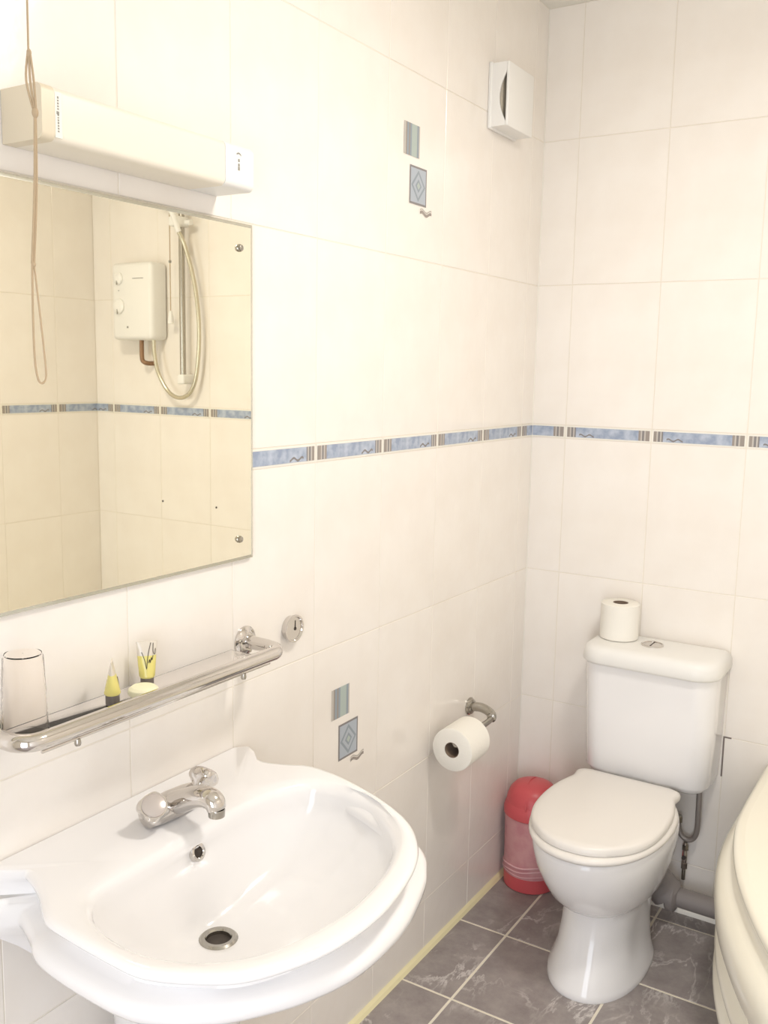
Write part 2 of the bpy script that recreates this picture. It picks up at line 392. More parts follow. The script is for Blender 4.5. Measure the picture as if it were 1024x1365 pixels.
def pring(c, rad, z, n, sc=1, cc=None, xmin=None):
    o = []
    for a in range(n):
        th = 2*PI*a/n; x = c[0]+math.cos(th)*rad[a]; y = c[1]+math.sin(th)*rad[a]
        if cc: x = cc[0]+(x-cc[0])*sc; y = cc[1]+(y-cc[1])*sc
        if xmin is not None: x = max(x, xmin)
        o.append(Vector((x, y, z(x, y) if callable(z) else z)))
    return o
def mixr(a, b, t): return [x+(y-x)*t for x, y in zip(a, b)]

# ------------------------------------------------------------------ wash basin
basin = thing('wash_basin', 'white ceramic pedestal wash basin with a stepped rim under the mirror', 'sink', (.15, -1.6, 0))
N = 192; C0 = (.235, -1.61)
Tp = [(.001, -1.8140), (.0416, -1.8225), (.0821, -1.8354), (.1154, -1.8511), (.151, -1.874), (.1737, -1.8851), (.2119, -1.8895), (.2542, -1.8925), (.3028, -1.8945), (.3339, -1.8945), (.3606, -1.889), (.398, -1.8715), (.4475, -1.8378), (.4805, -1.7889), (.5047, -1.7248), (.5141, -1.6386), (.5045, -1.5556), (.4862, -1.490), (.4544, -1.4335), (.4072, -1.3864), (.3392, -1.3495), (.2596, -1.3219), (.2048, -1.3105), (.16, -1.3105), (.130, -1.325), (.100, -1.338), (.0733, -1.3425), (.001, -1.3432)]
Lp = [(.001, -1.836), (.0312, -1.8370), (.0568, -1.8400), (.1047, -1.8600), (.1306, -1.8756), (.1582, -1.8841), (.2067, -1.8900), (.2571, -1.8925), (.2959, -1.8925), (.3351, -1.8870), (.3769, -1.8680), (.4175, -1.8354), (.4506, -1.7945), (.4802, -1.7459), (.5033, -1.6828), (.5100, -1.6171), (.5041, -1.5407), (.482, -1.4597), (.462, -1.4142), (.4305, -1.3693), (.370, -1.333), (.300, -1.311), (.22, -1.300), (.16, -1.301), (.12, -1.318), (.08, -1.330), (.04, -1.334), (.001, -1.334)]
Ip = [(.1674, -1.4235), (.1979, -1.3658), (.235, -1.349), (.2773, -1.3482), (.32, -1.356), (.3554, -1.375), (.4135, -1.4239), (.4481, -1.4809), (.4685, -1.5549), (.4755, -1.6421), (.4622, -1.7213), (.4398, -1.7808), (.3991, -1.8291), (.3529, -1.8547), (.2973, -1.8651), (.2349, -1.858), (.1877, -1.8352), (.1628, -1.8024), (.157, -1.7334), (.155, -1.66), (.1545, -1.58), (.157, -1.49)]
T_ = polar(Tp, C0, N); L_ = polar(Lp, C0, N); I_ = polar(Ip, C0, N)
def off(r, d):      # inset that fades out where the rim meets the wall
    o = []
    for a, x in enumerate(r):
        px = C0[0]+math.cos(2*PI*a/N)*x; k = max(0, min(1, px/.07)); o.append(x-d*k*k*(3-2*k))
    return o
ped = (.12, -1.6)
circ = [(.12+.075*math.cos(a), -1.6+.085*math.sin(a)) for a in [2*PI*i/24 for i in range(24)]]
X = dict(n=N, xmin=.001)
def R_(rad, z, inner=False, **k):
    q = pring(C0, rad, z, **{**X, **k})
    if 'sc' not in k and z < .823 and not inner:
        for a in range(N):
            if C0[0]+math.cos(2*PI*a/N)*T_[a] < .006: q[a].x = .001
    return q
rings = []
for sc, z in ((.30, .575), (.38, .58), (.48, .60), (.58, .63), (.70, .665), (.82, .70), (.93, .726)): rings.append(R_(L_, z, sc=sc, cc=ped))
rings += [R_(off(L_, .006), .742), R_(off(L_, .0005), .750), R_(L_, .758), R_(off(L_, .002), .765), R_(off(L_, .008), .771), R_(off(L_, .018), .775), R_(off(L_, .028), .779),
          R_(off(T_, .033), .785), R_(off(T_, .032), .793), R_(off(T_, .024), .801), R_(off(T_, .012), .8065), R_(off(T_, .003), .810), R_(T_, .8145), R_(off(T_, .002), .819), R_(off(T_, .007), .822), R_(off(T_, .014), .8225)]
rings += [R_(mixr(off(T_, .014), I_, .6), .8205, True), R_(off(I_, -.003), .8185, True), R_(off(I_, .004), .813, True), R_(off(I_, .010), .803, True)]
DR = (.2165, -1.613)
ID_ = polar(Ip, DR, N)
# same start points for the rings around the waste as for the rim
def dring(sc, z, w_):
    o = []
    for p in pring(C0, I_, 0, N):
        d = Vector((p.x-DR[0], p.y-DR[1])); r_ = d.length*sc*(1-w_)+.0275*w_*max(sc/.16, 1); d.normalize(); o.append(Vector((DR[0]+d.x*r_, DR[1]+d.y*r_, z)))
    return o
for sc, z, w_ in ((.955, .785, 0), (.90, .765, 0), (.83, .742, 0), (.74, .720, .05), (.63, .702, .12), (.50, .688, .25), (.36, .678, .5), (.22, .670, .85), (.16, .667, 1), (.155, .640, 1), (.01, .640, 1)): rings.append(dring(sc, z, w_))
obj('basin', MB().loft(rings), M['ceramic'], basin, ang=60)
# upstand lip where the deck meets the wall and pedestal
def ring_sq(cx, cy, hx, hy, z, n=48, e=3.0):
    return [Vector((max(cx+hx*math.copysign(abs(math.cos(a))**(2/e), math.cos(a)), .001), cy+hy*math.copysign(abs(math.sin(a))**(2/e), math.sin(a)), z)) for a in [2*PI*i/n for i in range(n)]]
obj('pedestal', MB().loft([ring_sq(.12, -1.6, hx, hy, z) for hx, hy, z in ((.115, .125, 0), (.112, .122, .03), (.09, .10, .06), (.082, .088, .2), (.08, .083, .4), (.088, .092, .52), (.10, .11, .6), (.105, .12, .625))]), M['ceramic'], basin, ang=60)
wst = obj('waste_outlet', MB().lathe([(.0185, -.03), (.0185, .002), (.0205, .0045), (.026, .0045), (.0295, .0015), (.0295, -.004)], (DR[0], DR[1], .6665), cap0=False, cap1=False), M['chrome_dull'], basin)
obj('waste_hole', MB().lathe([(.0186, -.004), (.0186, -.0035)], (DR[0], DR[1], .6665)), M['dark'], wst)
ov = Vector((.1605, -1.5975, .783)); on = Vector((.93, 0, .37)).normalized()
ovo = obj('overflow', MB().lathe([(.0085, -.004), (.0085, .003), (.010, .0045), (.0135, .004), (.0145, .001), (.0145, -.004)], ov, on, cap0=False, cap1=False, n=24), M['chrome'], basin)
obj('overflow_hole', MB().lathe([(.0087, -.0005), (.0087, 0)], ov, on), M['dark'], ovo)

# ------------------------------------------------------------------ mixer tap
TX, TY, TZ = .098, -1.588, .8215
tap = thing('mixer_tap', 'chrome two-handled mixer tap on the back deck of the wash basin', 'tap', (TX, TY, TZ))
body = MB()
prof = [(-.056, .012, .010), (-.052, .019, .017), (-.035, .022, .020), (0, .026, .022), (.035, .022, .020), (.052, .019, .017), (.056, .012, .010)]
body.loft([[Vector((TX+hx*math.cos(a), TY+y, TZ+.018+max(hz*math.sin(a), -.0175))) for a in [2*PI*i/28 for i in range(28)]] for y, hx, hz in prof])
obj('tap_body', body, M['chrome'], tap)
sp = smooth_path([(TX+.0, TY, TZ+.020), (TX+.03, TY, TZ+.034), (TX+.055, TY, TZ+.046), (TX+.076, TY, TZ+.050), (TX+.090, TY, TZ+.046), (TX+.094, TY, TZ+.036)], 6)
n = 24; srg = []
for i, p in enumerate(sp):
    t_ = (sp[min(i+1, len(sp)-1)]-sp[max(i-1, 0)]).normalized(); up = Vector((-t_.z, 0, t_.x)); k = i/(len(sp)-1)
    hw = .026*(1-k)+.0155*k; hh = .019*(1-k)+.0135*k
    srg.append([p+Vector((0, 1, 0))*hw*math.cos(a)+up*hh*math.sin(a) for a in [2*PI*j/n for j in range(n)]])
spo = obj('spout', MB().loft(srg), M['chrome'], tap)
obj('aerator', MB().lathe([(.0125, 0), (.0130, .010), (.0125, .012)], (TX+.094, TY, TZ+.025), cap0=False), M['chrome_dull'], spo)
for s_ in (-1, 1):
    base = Vector((TX+.004+(.006 if s_ > 0 else 0), TY+s_*.046+(.004 if s_ > 0 else 0), TZ+.020+(.004 if s_ > 0 else 0))); ax = Vector((.50, -.34, .72)).normalized() if s_ < 0 else Vector((-.10, .62, .70)).normalized()
    hb = MB(); n = 48; pr_ = [(.014, 0, 0), (.015, .010, 0), (.021, .017, .10), (.0228, .022, .12), (.0226, .029, .08), (.0205, .0325, 0), ]
    az = ax; a1 = az.orthogonal().normalized(); a2 = az.cross(a1)
    hb.loft([[base+az*h+(a1*math.cos(t_)+a2*math.sin(t_))*r*(1+lobe*math.cos(4*t_)) for t_ in [2*PI*j/n for j in range(n)]] for r, h, lobe in pr_])
    h = obj('tap_handle', hb, M['chrome'], tap)
    obj('handle_disc', MB().lathe([(.0185, .0320), (.0185, .0345), (.016, .0355)], base, ax), M['knob'], h)

# ------------------------------------------------------------------ mirror
MX = .006
mir = thing('wall_mirror', 'large frameless rectangular wall mirror reflecting the electric shower', 'mirror', (0, -1.66, 1.175))
y0, y1, z0, z1 = -1.2815, -2.08, 1.175, 1.764
bev = .006
def mring(d, x): return [Vector((x, y0-d, z0+d)), Vector((x, y1+d, z0+d)), Vector((x, y1+d, z1-d)), Vector((x, y0-d, z1-d))]
obj('bevelled_edge', MB().loft([mring(0, .0025), mring(0, MX+.001), mring(bev, MX+.0025)], cap1=False), M['mirror_edge'], mir, False)
obj('mirror_face', MB().loft([mring(bev*.9, MX+.001), mring(bev, MX+.0025)], cap0=False), M['mirror'], mir, False)
for yy, zz in ((-1.3178, 1.7213), (-1.3208, 1.214), (-2.04, 1.7213), (-2.04, 1.214)):
    obj('mirror_screw', MB().lathe([(.0065, 0), (.0065, .002), (.005, .0055), (.0015, .007)], (MX+.0026, yy, zz), (1, 0, 0), 18), M['chrome_dull'], mir)

# ------------------------------------------------------------------ light fitting above the mirror
lt = thing('mirror_light', 'long white strip light with a shaver socket end above the mirror', 'light fitting', (0, -1.55, 1.80))
ya, yb, yc, yd = -1.777, -1.765, -1.432, -1.365
def body_box(mb, ya, yb, x1=.078, k=0, z0=1.8, z1=1.868):
    r = .010; prof = [(.001, z0)] + [(x1-r+r*math.cos(a), z0+r+r*math.sin(a)) for a in [-PI/2+PI/2*i/5 for i in range(6)]] + [(x1-r+r*math.cos(a), z1-r+r*math.sin(a)) for a in [PI/2*i/5 for i in range(6)]] + [(.001, z1)]
    mb.loft([[Vector((x, y, z)) for x, z in prof] for y in (ya, yb)], k); return mb
obj('left_end_cap', body_box(MB(), ya, -1.757, .080), M['endcap'], lt, ang=50)
obj('diffuser', body_box(MB(), -1.757, yc, .078), M['diffuser'], lt, ang=50)
se = obj('socket_end', body_box(MB(), yc, yd, .0795), M['plastic'], lt, ang=50)
mk = MB(); xx = .0798
arc = [(-1.4065+.011*i/8*1.0, 1.852+.0035*math.sin(PI*(i/8)*.8)-.003*(i/8)) for i in range(9)]
for (a, b), (c, d) in zip(arc[:-1], arc[1:]): mk.add([(xx, a, b-.0012), (xx, c, d-.0012), (xx, c, d+.0012), (xx, a, b+.0012)], [(0, 1, 2, 3)])
for zz, hw in ((1.843, .0022), (1.836, .0022), (1.8305, .0026)): mk.box((xx-.001, -1.401-hw*.7, zz-hw), (xx+.0003, -1.401+hw*.7, zz+hw))
obj('socket_slots', mk, M['markgrey'], se, False)
st = obj('rating_sticker', MB().box((.0775, -1.756, 1.805), (.0792, -1.745, 1.861)), M['white'], lt, False)
mk = MB(); zz = 1.812
while zz < 1.856:
    h = random.uniform(.0012, .003)
    if abs(zz-1.835) > .003: mk.box((.0790, -1.7522, zz), (.0794, -1.7498, zz+h))
    zz += h+random.uniform(.0008, .0016)
mk.box((.0790, -1.7535, 1.8335), (.0794, -1.7495, 1.8375))
obj('sticker_print', mk, M['markgrey'], st, False)

# ------------------------------------------------------------------ grab rail, glass shelf and what stands on it
rail = thing('chrome_rail', 'thick chrome rail running along the front of the glass shelf', 'rail', (0, -1.295, 1.019))
RZ = 1.019; rx = .094
path = [(.004, -1.297, RZ), (.06, -1.300, RZ)] + [(rx-.03+.03*math.sin(a), -1.302-.0+(-.03+.03*math.cos(a)), RZ) for a in [PI/2*i/8 for i in range(9)]] + [(rx-.002, -1.6, RZ)] + [(rx-.004-.03+.03*math.cos(a), -1.815-.03*math.sin(a), RZ) for a in [PI/2*i/8 for i in range(9)]] + [(.004, -1.845, RZ)]
obj('rail_tube', MB().tube(path, .0125, 20), M['chrome'], rail)
for yy in (-1.297, -1.845):
    fl = obj('wall_flange', MB().lathe([(.028, 0), (.028, .003), (.025, .006), (.017, .009), (.0155, .014)], (.0003, yy, RZ), (1, 0, 0), 36), M['chrome'], rail)
    for a in (.9, 3.0, 5.1): obj('flange_screw', MB().lathe([(.0035, 0), (.003, .0025), (.001, .003)], (.006, yy+.021*math.cos(a), RZ+.021*math.sin(a)), (1, 0, 0), 10), M['chrome_dull'], fl)
shelf = thing('glass_shelf', 'narrow clear glass shelf on the wall behind the chrome rail', 'shelf', (.04, -1.58, 1.006))
obj('glass_plate', MB().box((.0015, -1.828, 1.006), (.0765, -1.336, 1.012), bev=.001), M['glass'], shelf)
obj('front_rod', MB().tube([(.0855, -1.815, 1.0005), (.0855, -1.33, 1.0005)], .0024, 10), M['chrome'], shelf)
for yy in (-1.40, -1.755):
    obj('shelf_stud', MB().lathe([(.004, 0), (.005, .003), (.004, .010)], (.0855, yy, .990), (0, 0, 1), 16), M['chrome_dull'], shelf)
disc = thing('chrome_wall_disc', 'round chrome wall plate with a screw slot right of the rail', 'wall plate', (0, -1.1625, 1.014))
dc = (.0003, -1.1625, 1.014)
dp = obj('plate', MB().lathe([(.024, 0), (.026, .010), (.0275, .0125), (.027, .0155), (.0235, .0155), (.022, .0125), (.004, .012), (.0, .012)], dc, (1, 0, 0), 40), M['chrome'], disc)
obj('keyhole', MB().lathe([(.0035, .0122), (.0035, .0128)], (dc[0], -1.159, 1.013), (1, 0, 0), 16).box((.0125, -1.1600, 1.013), (.0131, -1.1580, 1.030)), M['dark'], dp, False)

def tumbler():
    c = (.0425, -1.807, 1.0125)
    t = thing('tumbler', 'clear tumbler standing upside down on the left end of the shelf', 'glass', c)
    pr_ = [(.0300, 0), (.0310, .001), (.0265, .112), (.0245, .1165), (.001, .1165), (.001, .1145), (.0240, .1145), (.0252, .111), (.0295, .002), (.0297, 0)]
    n = 40; mb = MB(); rg = []
    for i, (r, h) in enumerate(pr_):
        rg.append([Vector((c[0]+r*(1+(.012*math.cos(10*a) if .002 < h < .112 else 0))*math.cos(a), c[1]+r*(1+(.012*math.cos(10*a) if .002 < h < .112 else 0))*math.sin(a), c[2]+h)) for a in [2*PI*j/n for j in range(n)]])
    mb.loft(rg+[rg[0]], cap0=False, cap1=False)
    obj('tumbler_wall', mb, M['tumbler'], t)
tumbler()
def tube_bottle(name_label, c, h, rot, hw, strokes):
    t = thing('shampoo_tube', name_label, 'toiletry tube', c, 'toiletry tubes on the shelf')
    ca, sa = math.cos(rot), math.sin(rot)
    def P(a, b, z): return Vector((c[0]+a*ca-b*sa, c[1]+a*sa+b*ca, c[2]+z))
    n = 24
    def ring(hx, hy, z): return [P(hx*math.cos(a), hy*math.sin(a), z) for a in [2*PI*j/n for j in range(n)]]
    lv = h*.62
    obj('cap', MB().loft([ring(.0095, .0095, 0), ring(.0105, .0105, .001), ring(.0105, .0105, .014), ring(.0098, .0098, .0155)]), M['capgrey'], t)
    f = lambda u: (.0125*(1-u)+.0012*u, .0125*(1-u)+hw*u)
    seq = [ring(.011, .011, .0155), ring(.0125, .0125, .018)]
    for u in (.15, .3, .45, .6): a, b = f(u); seq.append(ring(a, b, .018+(h-.018)*u))
    bd = obj('tube_body', MB().loft(seq), M['shampoo'], t)
    a, b = f(.6); up_ = [ring(a, b, .018+(h-.018)*.6)]
    for u in (.75, .9, 1.0): a, b = f(u); up_.append(ring(a, b, .018+(h-.018)*u))
    obj('tube_top', MB().loft(up_), M['tubeclear'], t)
    ink = MB()
    for s_ in strokes:
        pts = []
        for (q, z) in smooth_path([(x, y, 0) for x, y in s_], 4) and [(p.x, p.y) for p in smooth_path([(x, y, 0) for x, y in s_], 4)]:
            u = max(0, min(1, (z*h-.018)/(h-.018))); a, b = f(u); yy = q*b
            pts.append(P(a*math.sqrt(max(0, 1-q*q))+.0006, yy, z*h))
        ink.tube(pts, .00055, 5)
    obj('script_lettering', ink, M['ink'], bd)
tube_bottle('small tube of yellow gel standing on its cap, turned edge-on', (.046, -1.655, 1.0125), .068, .78, .0150, [[(.1, .62), (.4, .58), (.55, .45), (.6, .34)]])
tube_bottle('tube of yellow gel with dark script, standing behind the soap', (.028, -1.567, 1.0125), .074, -.66, .0165,
            [[(-.55, .78), (-.3, .62), (-.12, .42)], [(-.1, .44), (.1, .72), (.38, .97)], [(.1, .55), (.25, .62), (.3, .55), (.45, .66), (.5, .6), (.62, .7)], [(.62, .96), (.62, .78), (.8, .72), (.86, .84)]])
tag(obj('soap_bar', MB().lathe([(.002, 0), (.018, 0), (.0225, .003), (.0238, .007), (.0225, .012), (.018, .0155), (.002, .016)], (.056, -1.602, 1.0125), n=32), M['soap'], loc=(.056, -1.602, 1.0125)),
    'small round ivory soap on the shelf between the two yellow tubes', 'soap')

# ------------------------------------------------------------------ toilet roll holder and rolls
hold = thing('toilet_roll_holder', 'curved chrome toilet roll holder on the left wall', 'toilet roll holder', (0, -.355, .612))
obj('wall_plate', MB().lathe([(.024, 0), (.024, .004), (.021, .006), (.020, .010), (.014, .013)], (.0003, -.355, .612), (1, 0, 0), 32), M['chrome_dull'], hold)
hp = smooth_path([(.008, -.355, .612), (.035, -.355, .615), (.060, -.358, .610), (.074, -.365, .602), (.078, -.385, .598), (.079, -.42, .597), (.079, -.52, .597), (.079, -.585, .597)], 7)
obj('holder_arm', MB().tube(hp, [.0125 if i < 26 else .008 for i in range(len(hp))], 16), M['chrome_dull'], hold)
def roll(label, c, axis, r, L, ri=.020):
    t = thing('toilet_roll', label, 'toilet roll', c)
    pr_ = [(ri, 0), (r-.003, 0), (r, .002), (r*1.003, L*.5), (r, L-.002), (r-.003, L), (ri, L)]
    obj('paper', MB().lathe(pr_, c, axis, 56, cap0=False, cap1=False), M['paper'], t, ang=50)
    obj('cardboard_core', MB().lathe([(ri, .0005), (ri, L-.0005), (ri-.0012, L-.0005), (ri-.0012, .0005), (ri, .0005)], c, axis, 40, cap0=False, cap1=False), M['card'], t)
    return t
roll('toilet roll hanging on the chrome wall holder', (.077, -.600, .5860), (0, 1, 0), .055, .105)
roll('toilet roll standing upright on the cistern lid', (.315, -.067, .7925), (0, 0, 1), .0525, .100, .021)

# ------------------------------------------------------------------ extractor vent
vent = thing('extractor_vent', 'square white extractor vent high on the left wall near the corner', 'vent', (0, -.288, 2.125))
obj('back_plate', MB().box((.0003, -.366, 2.122), (.010, -.208, 2.280), bev=.003), M['plastic'], vent)
# housing: side wall facing the room entrance has a lens-shaped air slot
hs = MB(); xb, xf = .010, .048; ys, ye, zb_, zt_ = -.362, -.212, 2.126, 2.276
n = 16; edge = []
for i in range(n+1):
    tt = i/n; z = zb_+(zt_-zb_)*(.06+.80*tt); edge.append((xf-.018*math.sin(PI*tt), z))
side = [(xb, zb_), (xf, zb_)]+edge+[(xf, zt_), (xb, zt_)]
def sidering(y): return [Vector((x, y, z)) for x, z in side]
hs.loft([sidering(ys), sidering(ys+.004)])
hs.box((xb, ys+.0035, zb_+.0002), (xf, ye-.004, zb_+.004)); hs.box((xb, ys+.0035, zt_-.004), (xf, ye-.004, zt_-.0002)); hs.box((xb, ye-.004, zb_), (xf, ye, zt_))
obj('housing', hs, M['plastic'], vent, False)
obj('front_cover', MB().box((xf-.001, ys-.0, zb_-.001), (xf+.007, ye+.002, zt_+.001), bev=.0035), M['plastic'], vent)
obj('air_slot', MB().box((xb+.001, ys+.006, zb_+.006), (xb+.026, ye-.006, zt_-.006)), M['ventgrey'], vent, False)

# ------------------------------------------------------------------ pull cord near the mirror
cx, cy = .30, -1.966
cord = thing('light_pull_cord', 'beige knotted pull cord hanging in front of the mirror light', 'pull cord', (cx, cy, H))
obj('ceiling_switch', MB().lathe([(.04, 0), (.04, -.02), (.03, -.03), (.008, -.034)], (cx, cy, H-.0005), n=28), M['plastic'], cord)
main = MB()
main.tube(smooth_path([(cx, cy, 2.482), (cx, cy, 2.1), (cx, cy+.0003, 1.95), (cx, cy-.001, 1.8175)], 4), .0010, 6)
for dx, off_ in ((-.0015, -.0035), (0, 0.0), (.0015, .003)): main.tube(smooth_path([(cx+dx, cy-.0005, 1.8175), (cx+dx, cy+off_, 1.79), (cx+dx, cy+.0045, 1.762)], 5), .0011, 6)
for off_ in (-.0012, .0012): main.tube(smooth_path([(cx, cy+.0045+off_*.4, 1.762), (cx, cy+.002+off_, 1.69), (cx, cy-.004+off_, 1.617)], 6), .0012, 6)
loop = [(cx, cy-.005, 1.617), (cx, cy-.0062, 1.57), (cx, cy-.006, 1.525), (cx, cy-.003, 1.5035), (cx, cy+.002, 1.4985), (cx, cy+.0065, 1.503), (cx, cy+.007, 1.515), (cx, cy+.003, 1.56), (cx, cy-.003, 1.617)]
main.tube(smooth_path(loop, 6), .0011, 6)
obj('cord', main, M['cord'], cord)
for yy, zz, r in ((cy-.0003, 1.816, (.002, .0026, .004)), (cy+.0045, 1.762, (.0028, .0035, .0055)), (cy-.0035, 1.616, (.002, .0025, .003))):
    obj('knot', MB().ell((cx, yy, zz), r, 14, 8), M['cord'], cord)

# ------------------------------------------------------------------ toilet
TC = .402
wc = thing('toilet', 'white close-coupled toilet with closed lid in the corner by the red bin', 'toilet', (TC, -.3, 0))
def egg(z, hw, yf, yb, xc=TC, back=.8, n=56, e=2.15, pinch=0):
    """rounded front at yf, squarer back at yb"""
    ym = yb+(yf-yb)*.42; o = []
    for j in range(n):
        a = 2*PI*j/n; s_, c = math.sin(a), math.cos(a)
        if s_ <= 0:     # front half
            ex = e; x = hw*math.copysign(abs(c)**(2/ex), c); y = ym-(ym-yf)*abs(s_)**(2/ex)
        else:
            ex = 3.4; wb = hw*back+(hw-hw*back)*(1-s_)**.7
            x = (hw*(1-s_*(1-back)))*math.copysign(abs(c)**(2/ex), c); y = ym+(yb-ym)*abs(s_)**(2/ex)
        if pinch: x *= 1-pinch*math.exp(-((y-(yb+(yf-yb)*.55))/.045)**2)
        o.append(Vector((xc+x, y, z)))
    return o
pan = MB()
pan.loft([egg(.0, .121, -.545, -.185, back=.92), egg(.006, .123, -.547, -.18, back=.92), egg(.018, .121, -.543, -.185, back=.92), egg(.045, .112, -.525, -.19, back=.92, pinch=.03), egg(.08, .106, -.505, -.19, back=.92, pinch=.06),
          egg(.13, .102, -.488, -.19, back=.95, pinch=.07), egg(.175, .102, -.478, -.18, back=.95, pinch=.04), egg(.198, .104, -.480, -.17, back=.92), egg(.203, .108, -.496, -.17), egg(.214, .119, -.520, -.165), egg(.24, .135, -.550, -.16), egg(.28, .150, -.580, -.15),
          egg(.32, .161, -.604, -.14), egg(.355, .167, -.615, -.14), egg(.380, .169, -.620, -.14), egg(.395, .167, -.618, -.14), egg(.400, .160, -.608, -.145)])
obj('pan', pan, M['ceramic'], wc, ang=60)
obj('cistern_shelf', MB().loft([ring_sq(TC, -.105, hx, hy, z, e=4) for hx, hy, z in ((.075, .07, .26), (.085, .085, .30), (.095, .092, .36), (.10, .095, .395), (.098, .093, .414))]), M['ceramic'], wc, ang=60)
def dlid(z, g=0, yb=-.175, yf=-.622, hw=.163):
    pts = []; hb = .118-g
    outline = [(-hb, yb-g), (hb, yb-g), (hw*.86-g, yb-.065), (hw*.97-g, yb-.14), (hw-g, yb-.22), (hw*.95-g, yb-.30), (hw*.80-g, yb-.365), (hw*.56, yb-.412+g*.5), (hw*.28, yb-.440+g), (0, yf+yb*0+g),
               (-hw*.28, yb-.440+g), (-hw*.56, yb-.412+g*.5), (-hw*.80+g, yb-.365), (-hw*.95+g, yb-.30), (-hw+g, yb-.22), (-hw*.97+g, yb-.14), (-hw*.86+g, yb-.065)]
    P = [Vector((TC+x, y, 0)) for x, y in outline]; k = len(P); S = []
    for i in range(k):
        p0, p1, p2, p3 = P[i-1], P[i], P[(i+1) % k], P[(i+2) % k]
        seg = 6
        for j in range(seg):
            t_ = j/seg
            if i == 0: q = p1.lerp(p2, t_)
            else: q = .5*((2*p1)+(p2-p0)*t_+(2*p0-5*p1+4*p2-p3)*t_*t_+(3*p1-p0-3*p2+p3)*t_**3)
            S.append(Vector((q.x, q.y, z)))
    return S
obj('seat', MB().loft([egg(z, hw, yf, -.165, xc=TC, back=.8) for z, hw, yf in ((.401, .160, -.620), (.402, .168, -.632), (.408, .1715, -.637), (.415, .170, -.635), (.420, .163, -.626))]), M['seat'], wc, ang=60)
obj('lid', MB().loft([dlid(.4205, .008), dlid(.422, .001), dlid(.428), dlid(.436, .002), dlid(.441, .009), dlid(.4425, .025)]), M['seat'], wc, ang=60)
for s_ in (-1, 1): obj('hinge', MB().tube([(TC+s_*.06-.02, -.166, .420), (TC+s_*.06+.02, -.166, .420)], .009, 14), M['seat'], wc)
# cistern
CC = .427
def crect(z, hw, yf, yb=-.008, r=.055, n=8, g=0):
    o = []; hw -= g; yf += g; r = max(r-g, .004)
    for cx_, a0 in ((CC+hw-r, -PI/2), ):
        o += [Vector((cx_+r*math.cos(a0+PI/2*i/n), yf+r+r*math.sin(a0+PI/2*i/n)*1, z)) for i in range(n+1)]
    o += [Vector((CC+hw, yb-.006, z)), Vector((CC+hw-.006, yb, z)), Vector((CC-hw+.006, yb, z)), Vector((CC-hw, yb-.006, z))]
    o += [Vector((CC-hw+r+r*math.cos(PI+PI/2*i/n), yf+r+r*math.sin(PI+PI/2*i/n), z)) for i in range(n+1)]
    return o
obj('cistern', MB().loft([crect(.4145, .166, -.160, g=.035), crect(.418, .166, -.160, g=.018), crect(.426, .167, -.161, g=.007), crect(.440, .170, -.163, g=.0), crect(.6, .174, -.174), crect(.742, .1765, -.183)]), M['ceramic'], wc, ang=60)
obj('cistern_lid', MB().loft([crect(.7425, .1765, -.185, yb=-.006, r=.06), crect(.744, .183, -.196, yb=-.004, r=.065), crect(.750, .185, -.199, yb=-.004, r=.065), crect(.772, .183, -.197, yb=-.004, r=.065), crect(.783, .178, -.193, yb=-.006, r=.062), crect(.790, .170, -.183, yb=-.012, r=.058), crect(.792, .155, -.166, yb=-.022, r=.05)]), M['plastic'], wc, ang=60)
bt = obj('flush_button', MB().lathe([(.030, 0), (.030, .003), (.027, .0045), (.0255, .003), (.0255, .0025), (.002, .0035)], (.416, -.088, .792), n=36), M['chrome'], wc)
obj('button_split', MB().box((.4145, -.111, .7950), (.4165, -.065, .7962)), M['dark'], bt, False)
# waste pipe, supply hose and valve
wp = thing('waste_pipe', 'grey plastic waste pipe along the skirting behind the toilet', 'pipe', (.55, -.075, .055))
obj('pipe', MB().tube([(.50, -.082, .088), (.716, -.083, .086)], .027, 24), M['grey'], wp)
obj('pan_connector', MB().tube(smooth_path([(TC+.04, -.175, .16), (TC+.055, -.12, .15), (TC+.075, -.09, .115), (.498, -.082, .090)], 5), .047, 20), M['grey'], wp)
obj('pipe_collar', MB().lathe([(.040, 0), (.044, .004), (.044, .022), (.036, .027), (.030, .030)], (.500, -.082, .088), (1, 0, 0), 28), M['grey'], wp)
sh = thing('supply_hose', 'grey flexible supply hose looping below the right end of the cistern', 'hose', (.553, -.03, .30))
hp = smooth_path([(.556, -.04, .412), (.5575, -.04, .34), (.5565, -.035, .275), (.548, -.03, .246), (.533, -.03, .236), (.516, -.03, .243), (.506, -.03, .262), (.503, -.03, .285)], 7)
obj('hose', MB().tube(hp, .0075, 14), M['hose'], sh)
obj('hose_nut', MB().lathe([(.012, 0), (.012, .016), (.009, .02)], (.503, -.03, .282), (0, 0, 1), 6), M['chrome_dull'], sh, False)
obj('hose_nut', MB().lathe([(.012, 0), (.012, .014)], (.556, -.04, .398), (0, 0, 1), 6), M['chrome_dull'], sh, False)
vp = thing('isolating_valve', 'small chrome isolating valve on the riser under the supply hose', 'valve', (.526, -.03, .11))
obj('riser_pipe', MB().tube([(.527, -.03, .116), (.527, -.03, .228)], .0055, 14), M['chrome_dull'], vp)
obj('compression_nut', MB().lathe([(.0095, 0), (.0095, .016)], (.527, -.03, .205), (0, 0, 1), 6).lathe([(.0095, 0), (.0095, .016)], (.527, -.03, .150), (0, 0, 1), 6).lathe([(.0075, 0), (.0085, .02), (.0075, .04)], (.527, -.03, .165), (0, 0, 1), 14), M['chrome'], vp, False)
obj('screw_slot', MB().lathe([(.0055, 0), (.0055, .008)], (.527, -.036, .185), (0, -1, 0), 14), M['dark'], vp)

